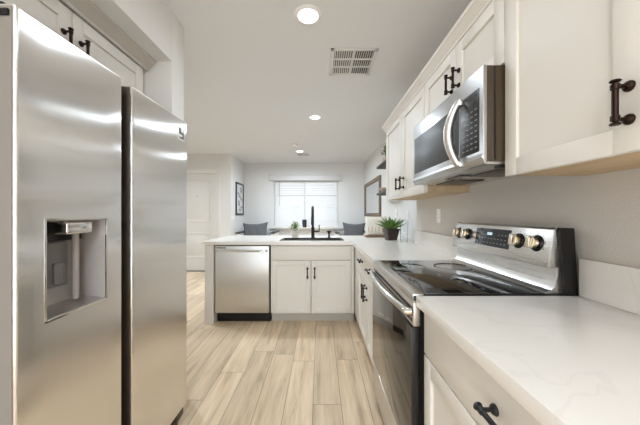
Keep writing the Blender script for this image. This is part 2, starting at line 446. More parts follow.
# entry door
cas = MB()
cas.box(dx0-0.085, dx0, HY-0.018, HY, 0, dz+0.085, 0.003).box(dx1, dx1+0.085, HY-0.018, HY, 0, dz+0.085, 0.003).box(dx0, dx1, HY-0.018, HY, dz, dz+0.085, 0.003)
cas.box(dx0-0.085, dx0-0.065, HY-0.026, HY-0.017, 0, dz+0.085, 0.003).box(dx1+0.065, dx1+0.085, HY-0.026, HY-0.017, 0, dz+0.085, 0.003).box(dx0-0.085, dx1+0.085, HY-0.026, HY-0.017, dz+0.065, dz+0.085, 0.003)
struct('trim_1', cas, M['trim'])
dr = MB().box(dx0+0.004, dx1-0.004, HY+0.03, HY+0.07, 0.012, dz-0.004)
for z0, z1 in ((1.05, 1.97), (0.28, 0.82)):
    a, b_ = dx0+0.12, dx1-0.12
    for q in ((a, b_, z0, z0+0.025), (a, b_, z1-0.025, z1), (a, a+0.025, z0, z1), (b_-0.025, b_, z0, z1)):
        dr.box(q[0], q[1], HY+0.020, HY+0.031, q[2], q[3], 0.004)
    dr.box(a+0.06, b_-0.06, HY+0.022, HY+0.031, z0+0.06, z1-0.06, 0.006)
door1 = struct('door_1', dr, M['trim'])
struct('peephole', MB().cyl((-2.62, HY+0.014, 1.6), (-2.62, HY+0.031, 1.6), 0.012), M['keys'], door1)
struct('threshold', MB().box(dx0, dx1, HY-0.02, HY+0.10, 0, 0.011), M['dark_steel'], door1)
# window
win = MB()
fy = 6.87
for q in ((wx0, wx0+0.04, wz0, wz1), (wx1-0.04, wx1, wz0, wz1), (wx0, wx1, wz0, wz0+0.04), (wx0, wx1, wz1-0.04, wz1), (-0.425, -0.365, wz0, wz1)):
    win.box(q[0], q[1], fy, fy+0.05, q[2], q[3], 0.003)
window1 = struct('window_1', win, M['plastic'])
struct('pane', MB().box(wx0+0.04, -0.425, fy+0.022, fy+0.026, wz0+0.04, wz1-0.04), M['pane'], window1)
struct('pane', MB().box(-0.365, wx1-0.04, fy+0.022, fy+0.026, wz0+0.04, wz1-0.04), M['pane'], window1)
struct('trim_2', MB().box(wx0-0.10, wx1+0.10, FY-0.10, FY+0.085, wz0-0.035, wz0-0.002, 0.004).box(wx0-0.06, wx1+0.06, FY-0.018, FY-0.001, wz0-0.12, wz0-0.035, 0.003), M['trim'])

# ------------------------------------------------------------------ outside the window
single('yard', MB().box(-30, 30, 7.2, 60, -0.30, -0.12), M['ground'], 'pale gravel yard outside the far window', 'ground', (0, 30, -0.12))
hs = Thing('neighbour_house', 'pale stucco house seen through the window blind', 'house', (-1.0, 16, -0.12))
hs.part('house_wall', MB().box(-3.0, 3.5, 16, 24, -0.12, 2.3), M['stucco'])
hs.part('roof', MB().prism([(15.4, 2.3), (24.6, 2.3), (20, 4.0)], 'x', -3.4, 3.9), M['roof'])
for hx in (-1.9, 0.3):
    wp = hs.part('house_window', MB().box(hx, hx+0.9, 15.95, 16.02, 0.8, 1.9, 0.01), M['plastic'])
    hs.part('house_pane', MB().box(hx+0.07, hx+0.83, 15.93, 15.955, 0.87, 1.83), M['house_glass'], wp)

# ------------------------------------------------------------------ ceiling fixtures
def downlight(x, y, label, power=LAMP_W):
    t = Thing('downlight', label, 'ceiling light', (x, y, H), 'recessed ceiling downlights')
    t.part('trim_ring', MB().lathe([(0.062, -0.001), (0.066, -0.010), (0.082, -0.008), (0.090, -0.002), (0.090, 0.0), (0.062, 0.0)], (x, y, H), n=32), M['plastic'])
    t.part('lens', MB().lathe([(0, -0.004), (0.061, -0.004), (0.061, -0.001), (0, -0.001)], (x, y, H), n=32), M['lens'])
    ld = bpy.data.lights.new('downlight_lamp', 'AREA'); ld.shape = 'DISK'; ld.size = 0.12; ld.energy = power; ld.color = LAMP_COL
    ld.spread = math.radians(170)
    lo = bpy.data.objects.new('lamp', ld); COL.objects.link(lo); lo.parent = t.o; lo.location = (0, 0, -0.012)
downlight(-0.077, 1.737, 'recessed downlight nearest the camera, left of the large air vent', 6.0)
downlight(-0.066, 3.56, 'recessed downlight above the sink, second from the camera', 12.5)
downlight(-0.41, 5.50, 'recessed downlight farthest back, over the dining area before the window', 40.0)
downlight(-0.077, -0.75, 'unseen downlight added just behind the camera for fill light')  # unseen lamp, added to brighten the near kitchen
downlight(-0.077, -1.90, 'unseen downlight added far behind the camera for fill light', 26.0)  # unseen lamp, added as fill from the rear
downlight(-2.70, 3.60, 'unseen downlight added over the entry hall behind the refrigerator wall', 40.0)  # unseen lamp, added to brighten the entry hall

sd = Thing('smoke_detector', 'small round white smoke detector beside the farthest downlight', 'smoke detector', (-0.46, 5.0, H))
sd.part('housing', MB().lathe([(0, -0.035), (0.045, -0.033), (0.058, -0.024), (0.062, -0.010), (0.062, 0), (0, 0)], (-0.46, 5.0, H)), M['plastic'])
sd.part('test_button', MB().lathe([(0, -0.038), (0.012, -0.038), (0.012, -0.030), (0, -0.030)], (-0.46, 5.0, H)), M['keys'])

def ceiling_vent(x0, x1, y0, y1, label, nx, ny):
    t = Thing('ceiling_vent', label, 'air vent', ((x0+x1)/2, (y0+y1)/2, H), 'ceiling air vents')
    f = MB(); b = 0.028; mid = 0.012
    for q in ((x0, x1, y0, y0+b), (x0, x1, y1-b, y1), (x0, x0+b, y0, y1), (x1-b, x1, y0, y1)):
        f.box(q[0], q[1], q[2], q[3], H-0.010, H-0.0005, 0.003)
    ix0, ix1, iy0, iy1 = x0+b, x1-b, y0+b, y1-b
    for i in range(1, nx):
        xx = ix0+(ix1-ix0)*i/nx; f.box(xx-mid/2, xx+mid/2, iy0, iy1, H-0.010, H-0.001)
    for j in range(1, ny):
        yy = iy0+(iy1-iy0)*j/ny; f.box(ix0, ix1, yy-mid/2, yy+mid/2, H-0.010, H-0.001)
    t.part('vent_frame', f, M['vent'])
    t.part('duct_backing', MB().box(ix0, ix1, iy0, iy1, H-0.0012, H-0.0004), M['vent_dark'])
    lv = MB()
    n = max(8, int((ix1-ix0)/0.017))
    for i in range(n):
        xx = ix0+(ix1-ix0)*(i+0.5)/n
        R = Matrix.Translation((xx, 0, H-0.0058)) @ Matrix.Rotation(math.radians(38 if xx < (ix0+ix1)/2 else -38), 4, 'Y')
        lv.box(-0.0052, 0.0052, iy0, iy1, -0.0006, 0.0006, mx=R)
    t.part('louvers', lv, M['vent'])
ceiling_vent(0.085, 0.455, 2.08, 2.48, 'large white six-panel ceiling vent near the crown moulding', 2, 3)
ceiling_vent(-0.50, -0.22, 5.72, 5.92, 'small white ceiling vent far back near the window wall', 2, 1)

# ------------------------------------------------------------------ left side: refrigerator alcove
F = -0.796
t = Thing('refrigerator', 'tall stainless side by side refrigerator with a water dispenser', 'refrigerator', (-1.15, 1.16, 0))
t.part('body', MB().box(-1.54, -0.912, 0.712, 1.612, 0.045, 1.752, 0.006), M['dark_steel'])
# freezer door with a dispenser opening: four boxes around the hole would seam, so build it from a cut plate
def plate_with_hole(x0, x1, y0, y1, z0, z1, hy0, hy1, hz0, hz1, bev):
    b = bmesh.new()
    ys = [y0, hy0, hy1, y1]; zs = [z0, hz0, hz1, z1]
    vf = [[b.verts.new((x1, y, z)) for z in zs] for y in ys]; vb = [[b.verts.new((x0, y, z)) for z in zs] for y in ys]
    for i in range(3):
        for j in range(3):
            if i == 1 and j == 1: continue
            b.faces.new((vf[i][j], vf[i+1][j], vf[i+1][j+1], vf[i][j+1]))
            b.faces.new((vb[i][j], vb[i][j+1], vb[i+1][j+1], vb[i+1][j]))
    def wall(seq):
        for (i, j), (k, l) in zip(seq, seq[1:]): b.faces.new((vf[i][j], vb[i][j], vb[k][l], vf[k][l]))
    wall([(0, 0), (1, 0), (2, 0), (3, 0), (3, 1), (3, 2), (3, 3), (2, 3), (1, 3), (0, 3), (0, 2), (0, 1), (0, 0)])
    wall([(1, 1), (1, 2), (2, 2), (2, 1), (1, 1)])
    bmesh.ops.recalc_face_normals(b, faces=b.faces[:])
    ed = []
    for e in b.edges:
        if all(abs(v.co.x-x1) < 1e-6 for v in e.verts):
            m_ = (e.verts[0].co+e.verts[1].co)/2
            if abs(m_.y-y0) < 1e-6 or abs(m_.y-y1) < 1e-6 or abs(m_.z-z0) < 1e-6 or abs(m_.z-z1) < 1e-6: ed.append(e)
    bmesh.ops.bevel(b, geom=ed, offset=bev, segments=4, profile=0.5, affect='EDGES')
    mb = MB(); mb._merge(b); return mb
DY0, DY1, DZ0, DZ1 = 0.783, 1.008, 0.905, 1.203
Z0, Z1 = 0.095, 1.770
fd = t.part('freezer_door', plate_with_hole(-0.905, F, 0.706, 1.086, Z0, Z1, DY0, DY1, DZ0, DZ1, 0.007), M['steel_v'])
bz = MB()
for q in ((DY0-0.004, DY0+0.003, DZ0, DZ1), (DY1-0.003, DY1+0.004, DZ0, DZ1), (DY0-0.004, DY1+0.004, DZ0-0.005, DZ0+0.003), (DY0-0.004, DY1+0.004, DZ1-0.002, DZ1+0.004)):
    bz.box(-0.82, F+0.0012, q[0], q[1], q[2], q[3], 0.0008)
t.part('dispenser_bezel', bz, M['steel_smooth'], fd)
dc = MB()  # the recessed cavity: back, sides, ceiling, sloped floor
dc.box(-0.860, -0.853, DY0-0.004, DY1+0.004, DZ0-0.004, DZ1+0.004)
cav = MB()
cb0 = -0.893
cav.box(cb0-0.003, cb0, DY0+0.002, DY1-0.002, DZ0+0.002, DZ1-0.002)
cav.box(cb0, -0.80, DY0+0.0022, DY0+0.004, DZ0+0.002, DZ1-0.002).box(cb0, -0.80, DY1-0.004, DY1-0.0022, DZ0+0.002, DZ1-0.002)
cav.box(cb0, -0.80, DY0+0.002, DY1-0.002, DZ1-0.004, DZ1-0.0022)
t.part('dispenser_cavity', cav, M['recess'], fd)
t.part('drip_tray', MB().prism([(cb0, DZ0+0.003), (F-0.001, DZ0+0.003), (F-0.001, DZ0+0.006), (cb0, DZ0+0.014)], 'y', DY0+0.004, DY1-0.004), M['steel_satin'], fd)
t.part('dispenser_head', MB().box(-0.880, -0.812, 0.868, 0.968, DZ1-0.050, DZ1-0.006, 0.008, 3).box(-0.886, -0.818, 0.862, 0.974, DZ1-0.018, DZ1-0.005, 0.003), M['steel_smooth'], fd)
t.part('dispenser_back_panel', MB().box(cb0, -0.884, DY0+0.006, DY1-0.006, DZ1-0.075, DZ1-0.006, 0.004), M['black'], fd)
t.part('dispenser_paddle', MB().box(cb0, -0.880, 0.868, 0.945, 0.975, 1.125, 0.006).box(-0.881, -0.878, 0.885, 0.930, 0.985, 1.06, 0.010), M['recess_dark'], fd)
t.part('water_spout', MB().tube([(-0.862, 0.952, DZ1-0.045), (-0.862, 0.952, DZ0+0.018)], 0.010), M['recess'], fd)
t.part('door_edge', MB().box(-0.904, -0.804, 0.7035, 0.7062, Z0+0.006, Z1-0.006), M['edge_grey'], fd)
rd = t.part('refrigerator_door', MB().box(-0.905, F, 1.145, 1.616, Z0, Z1-0.006, 0.007, 4), M['steel_v'])
# small square badge: pale plate with a few dark marks
bd = t.part('badge', MB().box(F, F+0.0012, 1.516, 1.580, 1.643, 1.716), M['plastic'], rd)
mk = MB()   # one connected zigzag emblem
mk.box(F+0.0012, F+0.0020, 1.524, 1.540, 1.676, 1.710).box(F+0.0012, F+0.0020, 1.536, 1.574, 1.676, 1.687).box(F+0.0012, F+0.0020, 1.560, 1.574, 1.650, 1.680).box(F+0.0012, F+0.0020, 1.526, 1.564, 1.650, 1.660)
t.part('badge_marks', mk, M['black'], rd)
t.part('handle_channel', MB().prism([(-0.904, 1.087), (-0.806, 1.087), (-0.845, 1.100), (-0.845, 1.132), (-0.806, 1.144), (-0.904, 1.144)], 'z', Z0+0.01, Z1-0.012), M['dark_steel'], label='dark recessed grip channel between the doors')
for hy in (0.745, 1.565):
    t.part('hinge_cover', MB().box(-0.98, -0.835, hy-0.035, hy+0.035, 1.753, 1.783, 0.006), M['black'])
t.part('hinge_pin', MB().box(-0.850, -0.808, 0.697, 0.7034, 1.737, 1.754, 0.002), M['black'])
t.part('toe_grille', MB().box(-0.910, -0.870, 0.72, 1.605, 0.03, 0.088, 0.004), M['black'])
for hy in (0.76, 1.56):
    t.part('foot', MB().cyl((-0.845, hy, 0), (-0.845, hy, 0.034), 0.022).box(-0.862, -0.812, hy-0.03, hy+0.045, 0.034, 0.092, 0.004), M['dark_steel'])
    t.part('foot', MB().cyl((-1.48, hy, 0), (-1.48, hy, 0.048), 0.022), M['dark_steel'])

# cabinet over the refrigerator
CX = -1.09
t = Thing('wall_cabinet', 'white two-door cabinet over the refrigerator, under the soffit', 'cabinet', (-1.4, 1.15, 1.82), 'white wall cabinets')
t.part('carcass', MB().box(-1.748, CX-0.022, 0.602, 1.698, 1.82, 2.128), M['cab'])
fr = frame((CX-0.021, 0, 0), (0, 1, 0), (1, 0, 0))
for (a, b_, hu) in ((0.66, 1.187, 1.148), (1.193, 1.665, 1.232)):
    d = t.part('door', shaker(fr, a, b_, 1.83, 2.112), M['cab'])
    t.part('handle', bar_pull(fr, hu, 1.948, 0.020, True, 0.096), M['bronze'], d)
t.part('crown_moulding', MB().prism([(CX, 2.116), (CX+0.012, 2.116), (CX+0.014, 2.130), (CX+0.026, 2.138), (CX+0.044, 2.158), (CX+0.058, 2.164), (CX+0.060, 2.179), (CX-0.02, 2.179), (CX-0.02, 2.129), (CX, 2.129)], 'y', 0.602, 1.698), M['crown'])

# ------------------------------------------------------------------ right side: base cabinets, worktops
CZ0, CZ1 = 0.878, 0.914
def base_cab(name, label, fr, u0, u1, depth, doors, drawers, toe=0.06, group='white base cabinets', pulls=(), drawer_pulls=(), loc=(0, 0, 0), false_front=False):
    """fr: frame whose w=0 is the face of the carcass"""
    t = Thing(name, label, 'cabinet', loc, group)
    cm = MB(); th = 0.018
    cm.box(u0, u0+th, -depth, -0.001, 0.105, CZ0-0.001, mx=fr).box(u1-th, u1, -depth, -0.001, 0.105, CZ0-0.001, mx=fr)
    cm.box(u0+th, u1-th, -depth, -0.001, 0.105, 0.105+th, mx=fr).box(u0+th, u1-th, -depth, -depth+0.008, 0.105+th, CZ0-0.001, mx=fr)
    cm.box(u0+th, u1-th, -0.02, -0.001, 0.845, CZ0-0.001, mx=fr).box(u0+th, u1-th, -0.02, -0.001, 0.690, 0.720, mx=fr)
    t.part('carcass', cm, M['cab'])
    t.part('toe_kick', MB().box(u0, u1, -depth, -toe, 0.0, 0.104, mx=fr), M['toe'])
    for i, (a, b_) in enumerate(doors):
        d = t.part('door', shaker(fr, a, b_, 0.112, 0.700), M['cab'])
        if i < len(pulls): t.part('handle', bar_pull(fr, pulls[i], 0.565, 0.020), M['black_metal'], d)
    for i, (a, b_) in enumerate(drawers):
        d = t.part('false_front' if false_front else 'drawer', slab(fr, a, b_, 0.708, 0.866), M['cab'])
        if i < len(drawer_pulls): t.part('handle', bar_pull(fr, drawer_pulls[i], 0.790, 0.020, False), M['black_metal'], d)
    return t

RX = 0.405   # carcass face of the right-hand run (door faces at 0.385)
fr = frame((RX, 0, 0), (0, 1, 0), (-1, 0, 0))
base_cab('base_cabinet', 'white drawer base cabinet under the near worktop, in front of the range', fr, 0.08, 1.008, 0.58,
         [(0.088, 0.541), (0.547, 1.000)], [(0.088, 1.000)], pulls=(0.505, 0.583), drawer_pulls=(0.545,), loc=(0.69, 0.55, 0))
t = base_cab('base_cabinet', 'white two-door base cabinet beyond the range, at the inner corner', fr, 1.790, 2.98, 0.58,
         [(1.798, 2.245), (2.251, 2.700)], [(1.798, 2.245), (2.251, 2.700)], pulls=(2.205, 2.291), drawer_pulls=(2.02, 2.475), loc=(0.69, 2.4, 0))
t.part('filler_panel', MB().box(2.706, 2.985, 0.0, 0.018, 0.112, 0.866, 0.002, mx=fr), M['cab'])
PY = 3.030   # carcass face of the peninsula (door faces at 3.01)
fr = frame((0, PY, 0), (1, 0, 0), (0, -1, 0))
base_cab('base_cabinet', 'white sink base cabinet in the peninsula beside the dishwasher', fr, -0.552, 0.384, 0.58,
         [(-0.546, -0.103), (-0.097, 0.345)], [(-0.546, 0.345)], pulls=(-0.140, -0.060), loc=(-0.1, 3.3, 0), false_front=True)
single('filler_panel', MB().box(0.349, 0.3835, 3.011, 3.029, 0.112, 0.866, 0.002), M['cab'], 'narrow white filler strip at the inner corner right of the sink cabinet', 'panel', (0.367, 3.02, 0.112))
single('end_panel', MB().box(-1.280, -1.182, 2.995, 3.615, 0, 0.876, 0.003).box(-1.284, -1.178, 2.990, 3.618, 0, 0.012, 0.002), M['trim'],
       'white end post of the peninsula left of the dishwasher', 'panel', (-1.23, 3.3, 0))

# worktops
t = Thing('countertop', 'white quartz worktop nearest the camera, right of the range', 'countertop', (0.67, 0.55, CZ0), 'white quartz worktops')
t.part('slab', MB().box(0.358, WX-0.001, 0.06, 1.010, CZ0, CZ1, 0.003), M['stone'])
t.part('backsplash', MB().box(WX-0.024, WX-0.001, 0.06, 1.008, CZ1, 1.054, 0.002), M['stone'])
t = Thing('countertop', 'white quartz L-shaped worktop holding the sink, over the peninsula', 'countertop', (0, 3.4, CZ0), 'white quartz worktops')
SX0, SX1, SY0, SY1 = -0.455, 0.265, 3.12, 3.40       # sink hole
b = bmesh.new()
outer = [(-1.31, 2.985), (0.358, 2.985), (0.358, 1.788), (WX-0.002, 1.788), (WX-0.002, 2.772), (DX-0.002, 2.772), (DX-0.002, 3.84), (-1.31, 3.84)]
hole = [(SX0, SY0), (SX1, SY0), (SX1, SY1), (SX0, SY1)]
def ring(pts, z): return [b.verts.new((x, y, z)) for x, y in pts]
for z in (CZ0, CZ1):
    o_, h_ = ring(outer, z), ring(hole, z)
    eds = [b.edges.new((r_[i], r_[(i+1) % len(r_)])) for r_ in (o_, h_) for i in range(len(r_))]
    bmesh.ops.triangle_fill(b, use_beauty=True, use_dissolve=False, edges=eds)
    if z == CZ0: lo, lh = o_, h_
    else:
        for A, B in ((lo, o_), (lh, h_)):
            for i in range(len(A)):
                j = (i+1) % len(A); b.faces.new((A[i], A[j], B[j], B[i]))
mb = MB(); mb._merge(b)
t.part('slab', mb, M['stone'])
t.part('backsplash', MB().box(WX-0.024, WX-0.001, 1.790, 2.770, CZ1, 1.054, 0.002), M['stone'])

# sink
t = Thing('sink', 'dark composite drop-in sink in the peninsula worktop', 'sink', (-0.095, 3.255, 0.72))
b = MB()
for q in ((SX0-0.012, SX1+0.012, SY0-0.012, SY0+0.012), (SX0-0.012, SX1+0.012, SY1-0.012, SY1+0.012), (SX0-0.012, SX0+0.012, SY0, SY1), (SX1-0.012, SX1+0.012, SY0, SY1)):
    b.box(q[0], q[1], q[2], q[3], CZ1+0.0003, CZ1+0.006, 0.002)
t.part('rim', b, M['sink'])
bs = MB(); i0 = 0.003
bs.box(SX0+i0, SX0+i0+0.012, SY0+i0, SY1-i0, 0.72, CZ1).box(SX1-i0-0.012, SX1-i0, SY0+i0, SY1-i0, 0.72, CZ1)
bs.box(SX0+i0, SX1-i0, SY0+i0, SY0+i0+0.012, 0.72, CZ1).box(SX0+i0, SX1-i0, SY1-i0-0.012, SY1-i0, 0.72, CZ1).box(SX0+i0, SX1-i0, SY0+i0, SY1-i0, 0.71, 0.722)
t.part('basin', bs, M['sink'])
t.part('drain', MB().lathe([(0, 0.723), (0.03, 0.723), (0.042, 0.726), (0.042, 0.7215), (0, 0.7215)], (-0.095, 3.26, 0)), M['steel_smooth'])

# faucet
fx, fyy = -0.092, 3.50
t = Thing('faucet', 'tall matte black gooseneck faucet behind the sink', 'faucet', (fx, fyy, CZ1))
t.part('body', MB().lathe([(0, 0), (0.027, 0), (0.027, 0.006), (0.022, 0.010), (0.0215, 0.13), (0.018, 0.135), (0, 0.135)], (fx, fyy, CZ1)), M['black_metal'])
pts = [(fx, fyy, CZ1+0.12), (fx, fyy, CZ1+0.31)]
for k in range(1, 13):
    a = PI*k/12; pts.append((fx, fyy-0.085+0.085*math.cos(a), CZ1+0.31+0.085*math.sin(a)))
pts.append((fx, fyy-0.17, CZ1+0.27))
t.part('spout', MB().tube(pts, 0.0155, 14), M['black_metal'])
t.part('spray_head', MB().lathe([(0, 0.17), (0.017, 0.17), (0.019, 0.18), (0.018, 0.265), (0.0155, 0.272), (0, 0.272)], (fx, fyy-0.17, CZ1)), M['black_metal'])
t.part('lever', MB().cyl((fx+0.017, fyy, CZ1+0.082), (fx+0.085, fyy, CZ1+0.082), 0.0105).tube([(fx+0.082, fyy, CZ1+0.078), (fx+0.082, fyy, CZ1+0.165)], 0.0065), M['black_metal'])
sx = 0.117
t = Thing('soap_dispenser', 'short black soap dispenser right of the faucet', 'soap dispenser', (sx, fyy, CZ1))
t.part('body', MB().lathe([(0, 0), (0.02, 0), (0.02, 0.005), (0.011, 0.01), (0.011, 0.05), (0, 0.05)], (sx, fyy, CZ1)), M['black_metal'])
t.part('pump_head', MB().lathe([(0, 0.05), (0.014, 0.05), (0.017, 0.055), (0.017, 0.085), (0.014, 0.09), (0, 0.09)], (sx, fyy, CZ1)).tube([(sx-0.03, fyy-0.01, CZ1+0.076), (sx, fyy, CZ1+0.080), (sx+0.025, fyy-0.045, CZ1+0.078)], 0.0075, 10), M['black_metal'])

# dishwasher
t = Thing('dishwasher', 'stainless dishwasher in the peninsula left of the sink cabinet', 'dishwasher', (-0.862, 3.3, 0))
ax0, ax1 = -1.172, -0.560
t.part('tub', MB().box(ax0+0.006, ax1-0.004, 3.035, 3.60, 0.11, 0.872), M['black'])
d = t.part('door', MB().box(ax0+0.008, ax1-0.006, 2.998, 3.033, 0.120, 0.866, 0.005, 3), M['steel_h'])
t.part('handle', MB().tube([(ax0+0.03, 2.998, 0.812), (ax0+0.034, 2.972, 0.812), (ax0+0.06, 2.962, 0.812)]+[(ax0+0.06+(ax1-ax0-0.12)*k/8, 2.960, 0.812) for k in range(9)]+[(ax1-0.034, 2.972, 0.812), (ax1-0.03, 2.998, 0.812)], 0.0115, 12), M['steel_smooth'], d)
t.part('control_slot', MB().box(ax0+0.02, ax0+0.125, 2.9965, 3.0, 0.838, 0.850, 0.001), M['black'], d, 'small dark control slot at the top left')
t.part('toe_kick', MB().box(ax0+0.006, ax1-0.004, 3.075, 3.60, 0.0, 0.108), M['black'])

# range
RY0, RY1 = 1.016, 1.780
t = Thing('range', 'stainless electric range with a black glass cooktop', 'stove', (0.66, 1.4, 0))
t.part('body', MB().box(0.378, 0.952, RY0+0.003, RY1-0.003, 0.03, 0.893), M['black'])
t.part('cooktop', MB().box(0.352, 0.958, RY0, RY1, 0.893, 0.9125, 0.002), M['black'])
t.part('cooktop_glass', MB().box(0.392, 0.861, RY0+0.016, RY1-0.012, 0.9125, 0.9165, 0.0015), M['black_glass'])
t.part('front_trim', MB().box(0.350, 0.392, RY0+0.002, RY1-0.002, 0.886, 0.9185, 0.004), M['steel_y'])
br = MB()
for (cx_, cy_, rr) in ((0.52, 1.22, 0.10), (0.52, 1.57, 0.085), (0.77, 1.22, 0.078), (0.77, 1.57, 0.10), (0.78, 1.395, 0.05)):
    br.lathe([(rr-0.0015, 0.0), (rr+0.0015, 0.0), (rr+0.0015, 0.0004), (rr-0.0015, 0.0004)], (cx_, cy_, 0.9165), n=48)
    pass
t.part('burner_rings', br, M['display'])
vp = t.part('vent_panel', MB().box(0.353, 0.378, RY0+0.002, RY1-0.002, 0.795, 0.885, 0.002), M['steel_satin'])
vs = MB(); n = 42
for i in range(n):
    yy = RY0+0.014+(RY1-RY0-0.028)*(i+0.5)/n
    for z0 in (0.806, 0.828, 0.850):
        vs.box(0.3515, 0.355, yy-0.0048, yy+0.0048, z0, z0+0.015)
t.part('vent_slots', vs, M['black'], vp)
od = t.part('oven_door', MB().box(0.348, 0.377, RY0+0.003, RY1-0.003, 0.268, 0.792, 0.003), M['black'])
t.part('door_glass', MB().box(0.3455, 0.349, RY0+0.006, RY1-0.006, 0.272, 0.788, 0.001), M['oven_glass'], od)
hp = [(0.352, RY0+0.020, 0.846)]
for k in range(0, 17):
    s_ = k/16; hp.append((0.336-0.026*math.sin(PI*s_)**0.8, RY0+0.024+(RY1-RY0-0.048)*s_, 0.845))
hp.append((0.352, RY1-0.020, 0.846))
t.part('handle', MB().tube(hp, 0.0135, 14), M['steel_smooth'], od)
t.part('storage_drawer', MB().box(0.350, 0.377, RY0+0.003, RY1-0.003, 0.075, 0.255, 0.004), M['steel_y'])
for yy in (RY0+0.06, RY1-0.06):
    for xx in (0.42, 0.90): t.part('foot', MB().cyl((xx, yy, 0), (xx, yy, 0.032), 0.02), M['black'])
# backguard
t.part('riser', MB().prism([(0.862, 0.914), (0.870, 0.9205), (0.888, 0.926), (0.902, 0.943), (0.913, 0.985), (0.916, 1.014), (0.93, 1.014), (0.93, 0.914)], 'y', RY0+0.020, RY1-0.002), M['steel_y'])
bgp = t.part('backguard', MB().prism([(0.872, 1.014), (0.899, 1.160), (0.908, 1.167), (0.925, 1.167), (0.925, 1.014)], 'y', RY0+0.020, RY1-0.002, 0.002), M['steel_y'])
t.part('backguard_housing', MB().prism([(0.930, 0.9125), (0.905, 1.155), (0.912, 1.168), (0.958, 1.166), (0.972, 0.9125)], 'y', RY0+0.001, RY0+0.0195)
       .box(0.9315, 0.972, RY0+0.020, RY1, 0.9125, 1.160), M['black'])
tilt = math.atan2(0.027, 0.146)
def on_guard(y, v):   # a point on the tilted face, v up the face from its bottom edge
    return Vector((0.872+math.sin(tilt)*v, y, 1.014+math.cos(tilt)*v))
nrm = Vector((-math.cos(tilt), 0, math.sin(tilt)))
GM = Matrix.Identity(4)
for i in range(3):
    GM[i][0] = (0, 1, 0)[i]; GM[i][1] = nrm[i]; GM[i][2] = (math.sin(tilt), 0, math.cos(tilt))[i]; GM[i][3] = (0.872, 0, 1.014)[i]
ds = t.part('display', MB().box(1.260, 1.535, -0.001, 0.0016, 0.040, 0.132, 0.0008, mx=GM), M['display'], bgp)
dg = MB().box(1.395, 1.435, 0.0016, 0.0022, 0.098, 0.112, mx=GM)
t.part('clock_digits', dg, M['lit'], bgp)
km = MB()
for r_ in range(3):
    for c_ in range(9):
        if 3 <= c_ <= 5 and r_ == 2: continue
        km.box(1.285+0.026*c_, 1.297+0.026*c_, 0.0016, 0.0020, 0.056+0.022*r_, 0.060+0.022*r_, mx=GM)
t.part('display_keys', km, M['keys'], bgp)
for ky in (1.715, 1.620, 1.205, 1.105):
    c = on_guard(ky, 0.088)
    kb = MB()
    kb.lathe([(0, 0), (0.030, 0), (0.030, 0.004), (0.024, 0.006), (0.024, 0.022), (0.021, 0.025), (0, 0.025)], c, nrm, 24)
    kb.box(ky-0.010, ky+0.010, 0.020, 0.042, 0.088-0.025, 0.088+0.025, 0.003, mx=GM)
    kk = t.part('knob', kb, M['knob'])
    t.part('knob_collar', MB().lathe([(0.0255, 0.0), (0.034, 0.0), (0.034, 0.003), (0.0305, 0.008), (0.0255, 0.008)], c, nrm, 24), M['black'], kk)
    for k in range(7):
        a = math.radians(-120+40*k); q = on_guard(ky+0.041*math.sin(a), 0.088+0.041*math.cos(a))
        t.part('dial_mark', MB().cyl(q, q+nrm*0.0008, 0.002, n=8), M['black'], bgp)

# ------------------------------------------------------------------ right side: wall cabinets and microwave
UX = 0.712    # carcass face; door faces at 0.69 with the 22 mm doors
UZ0, UZ1 = 1.36, 2.075
fr = frame((UX, 0, 0), (0, 1, 0), (-1, 0, 0))
def wall_cab(label, y0, y1, z0, doors, pulls, pz, loc, crown_end=False):
    t = Thing('wall_cabinet', label, 'cabinet', loc, 'white wall cabinets')
    t.part('carcass', MB().box(UX+0.001, WX-0.002, y0, y1, z0+0.012, UZ1+0.03), M['cab'])
    t.part('bottom_panel', MB().box(UX+0.001, WX-0.002, y0+0.001, y1-0.001, z0+0.003, z0+0.0115), M['rawwood'], label='unpainted wood underside')
    for (a, b_), pu in zip(doors, pulls):
        d = t.part('door', shaker(fr, a, b_, z0, UZ1, t=0.022), M['cab'])
        t.part('handle', bar_pull(fr, pu, pz, 0.022, True, 0.074), M['bronze'], d)
    if crown_end: t.part('side_panel', MB().box(UX+0.001, WX-0.003, y0-0.0015, y0+0.0005, z0+0.003, UZ1), M['rawwood'], label='unpainted wood side')
    e1 = y1+0.03 if crown_end else y1
    cr = MB().prism([(UX, UZ1+0.001), (UX-0.026, UZ1+0.001), (UX-0.028, UZ1+0.012), (UX-0.038, UZ1+0.020), (UX-0.050, UZ1+0.040), (UX-0.060, UZ1+0.046), (UX-0.062, UZ1+0.060), (UX, UZ1+0.060)], 'y', y0, e1)
    if crown_end: cr.box(UX, WX-0.002, y1, y1+0.03, UZ1+0.03, UZ1+0.060)
    t.part('crown_moulding', cr, M['cab'])
    return t
wall_cab('white wall cabinet nearest the camera, beside the microwave', 0.10, 1.010, UZ0, [(0.102, 0.576), (0.580, 1.008)], (0.540, 0.602), 1.468, (0.85, 0.55, UZ0))
wall_cab('short white wall cabinet above the microwave', 1.013, 1.783, 1.790, [(1.015, 1.370), (1.374, 1.781)], (1.338, 1.412), 1.895, (0.85, 1.4, 1.79))
wall_cab('white two-door wall cabinet farthest from the camera, beyond the microwave', 1.786, 2.820, UZ0, [(1.788, 2.286), (2.290, 2.818)], (2.225, 2.345), 1.478, (0.85, 2.3, UZ0), True)

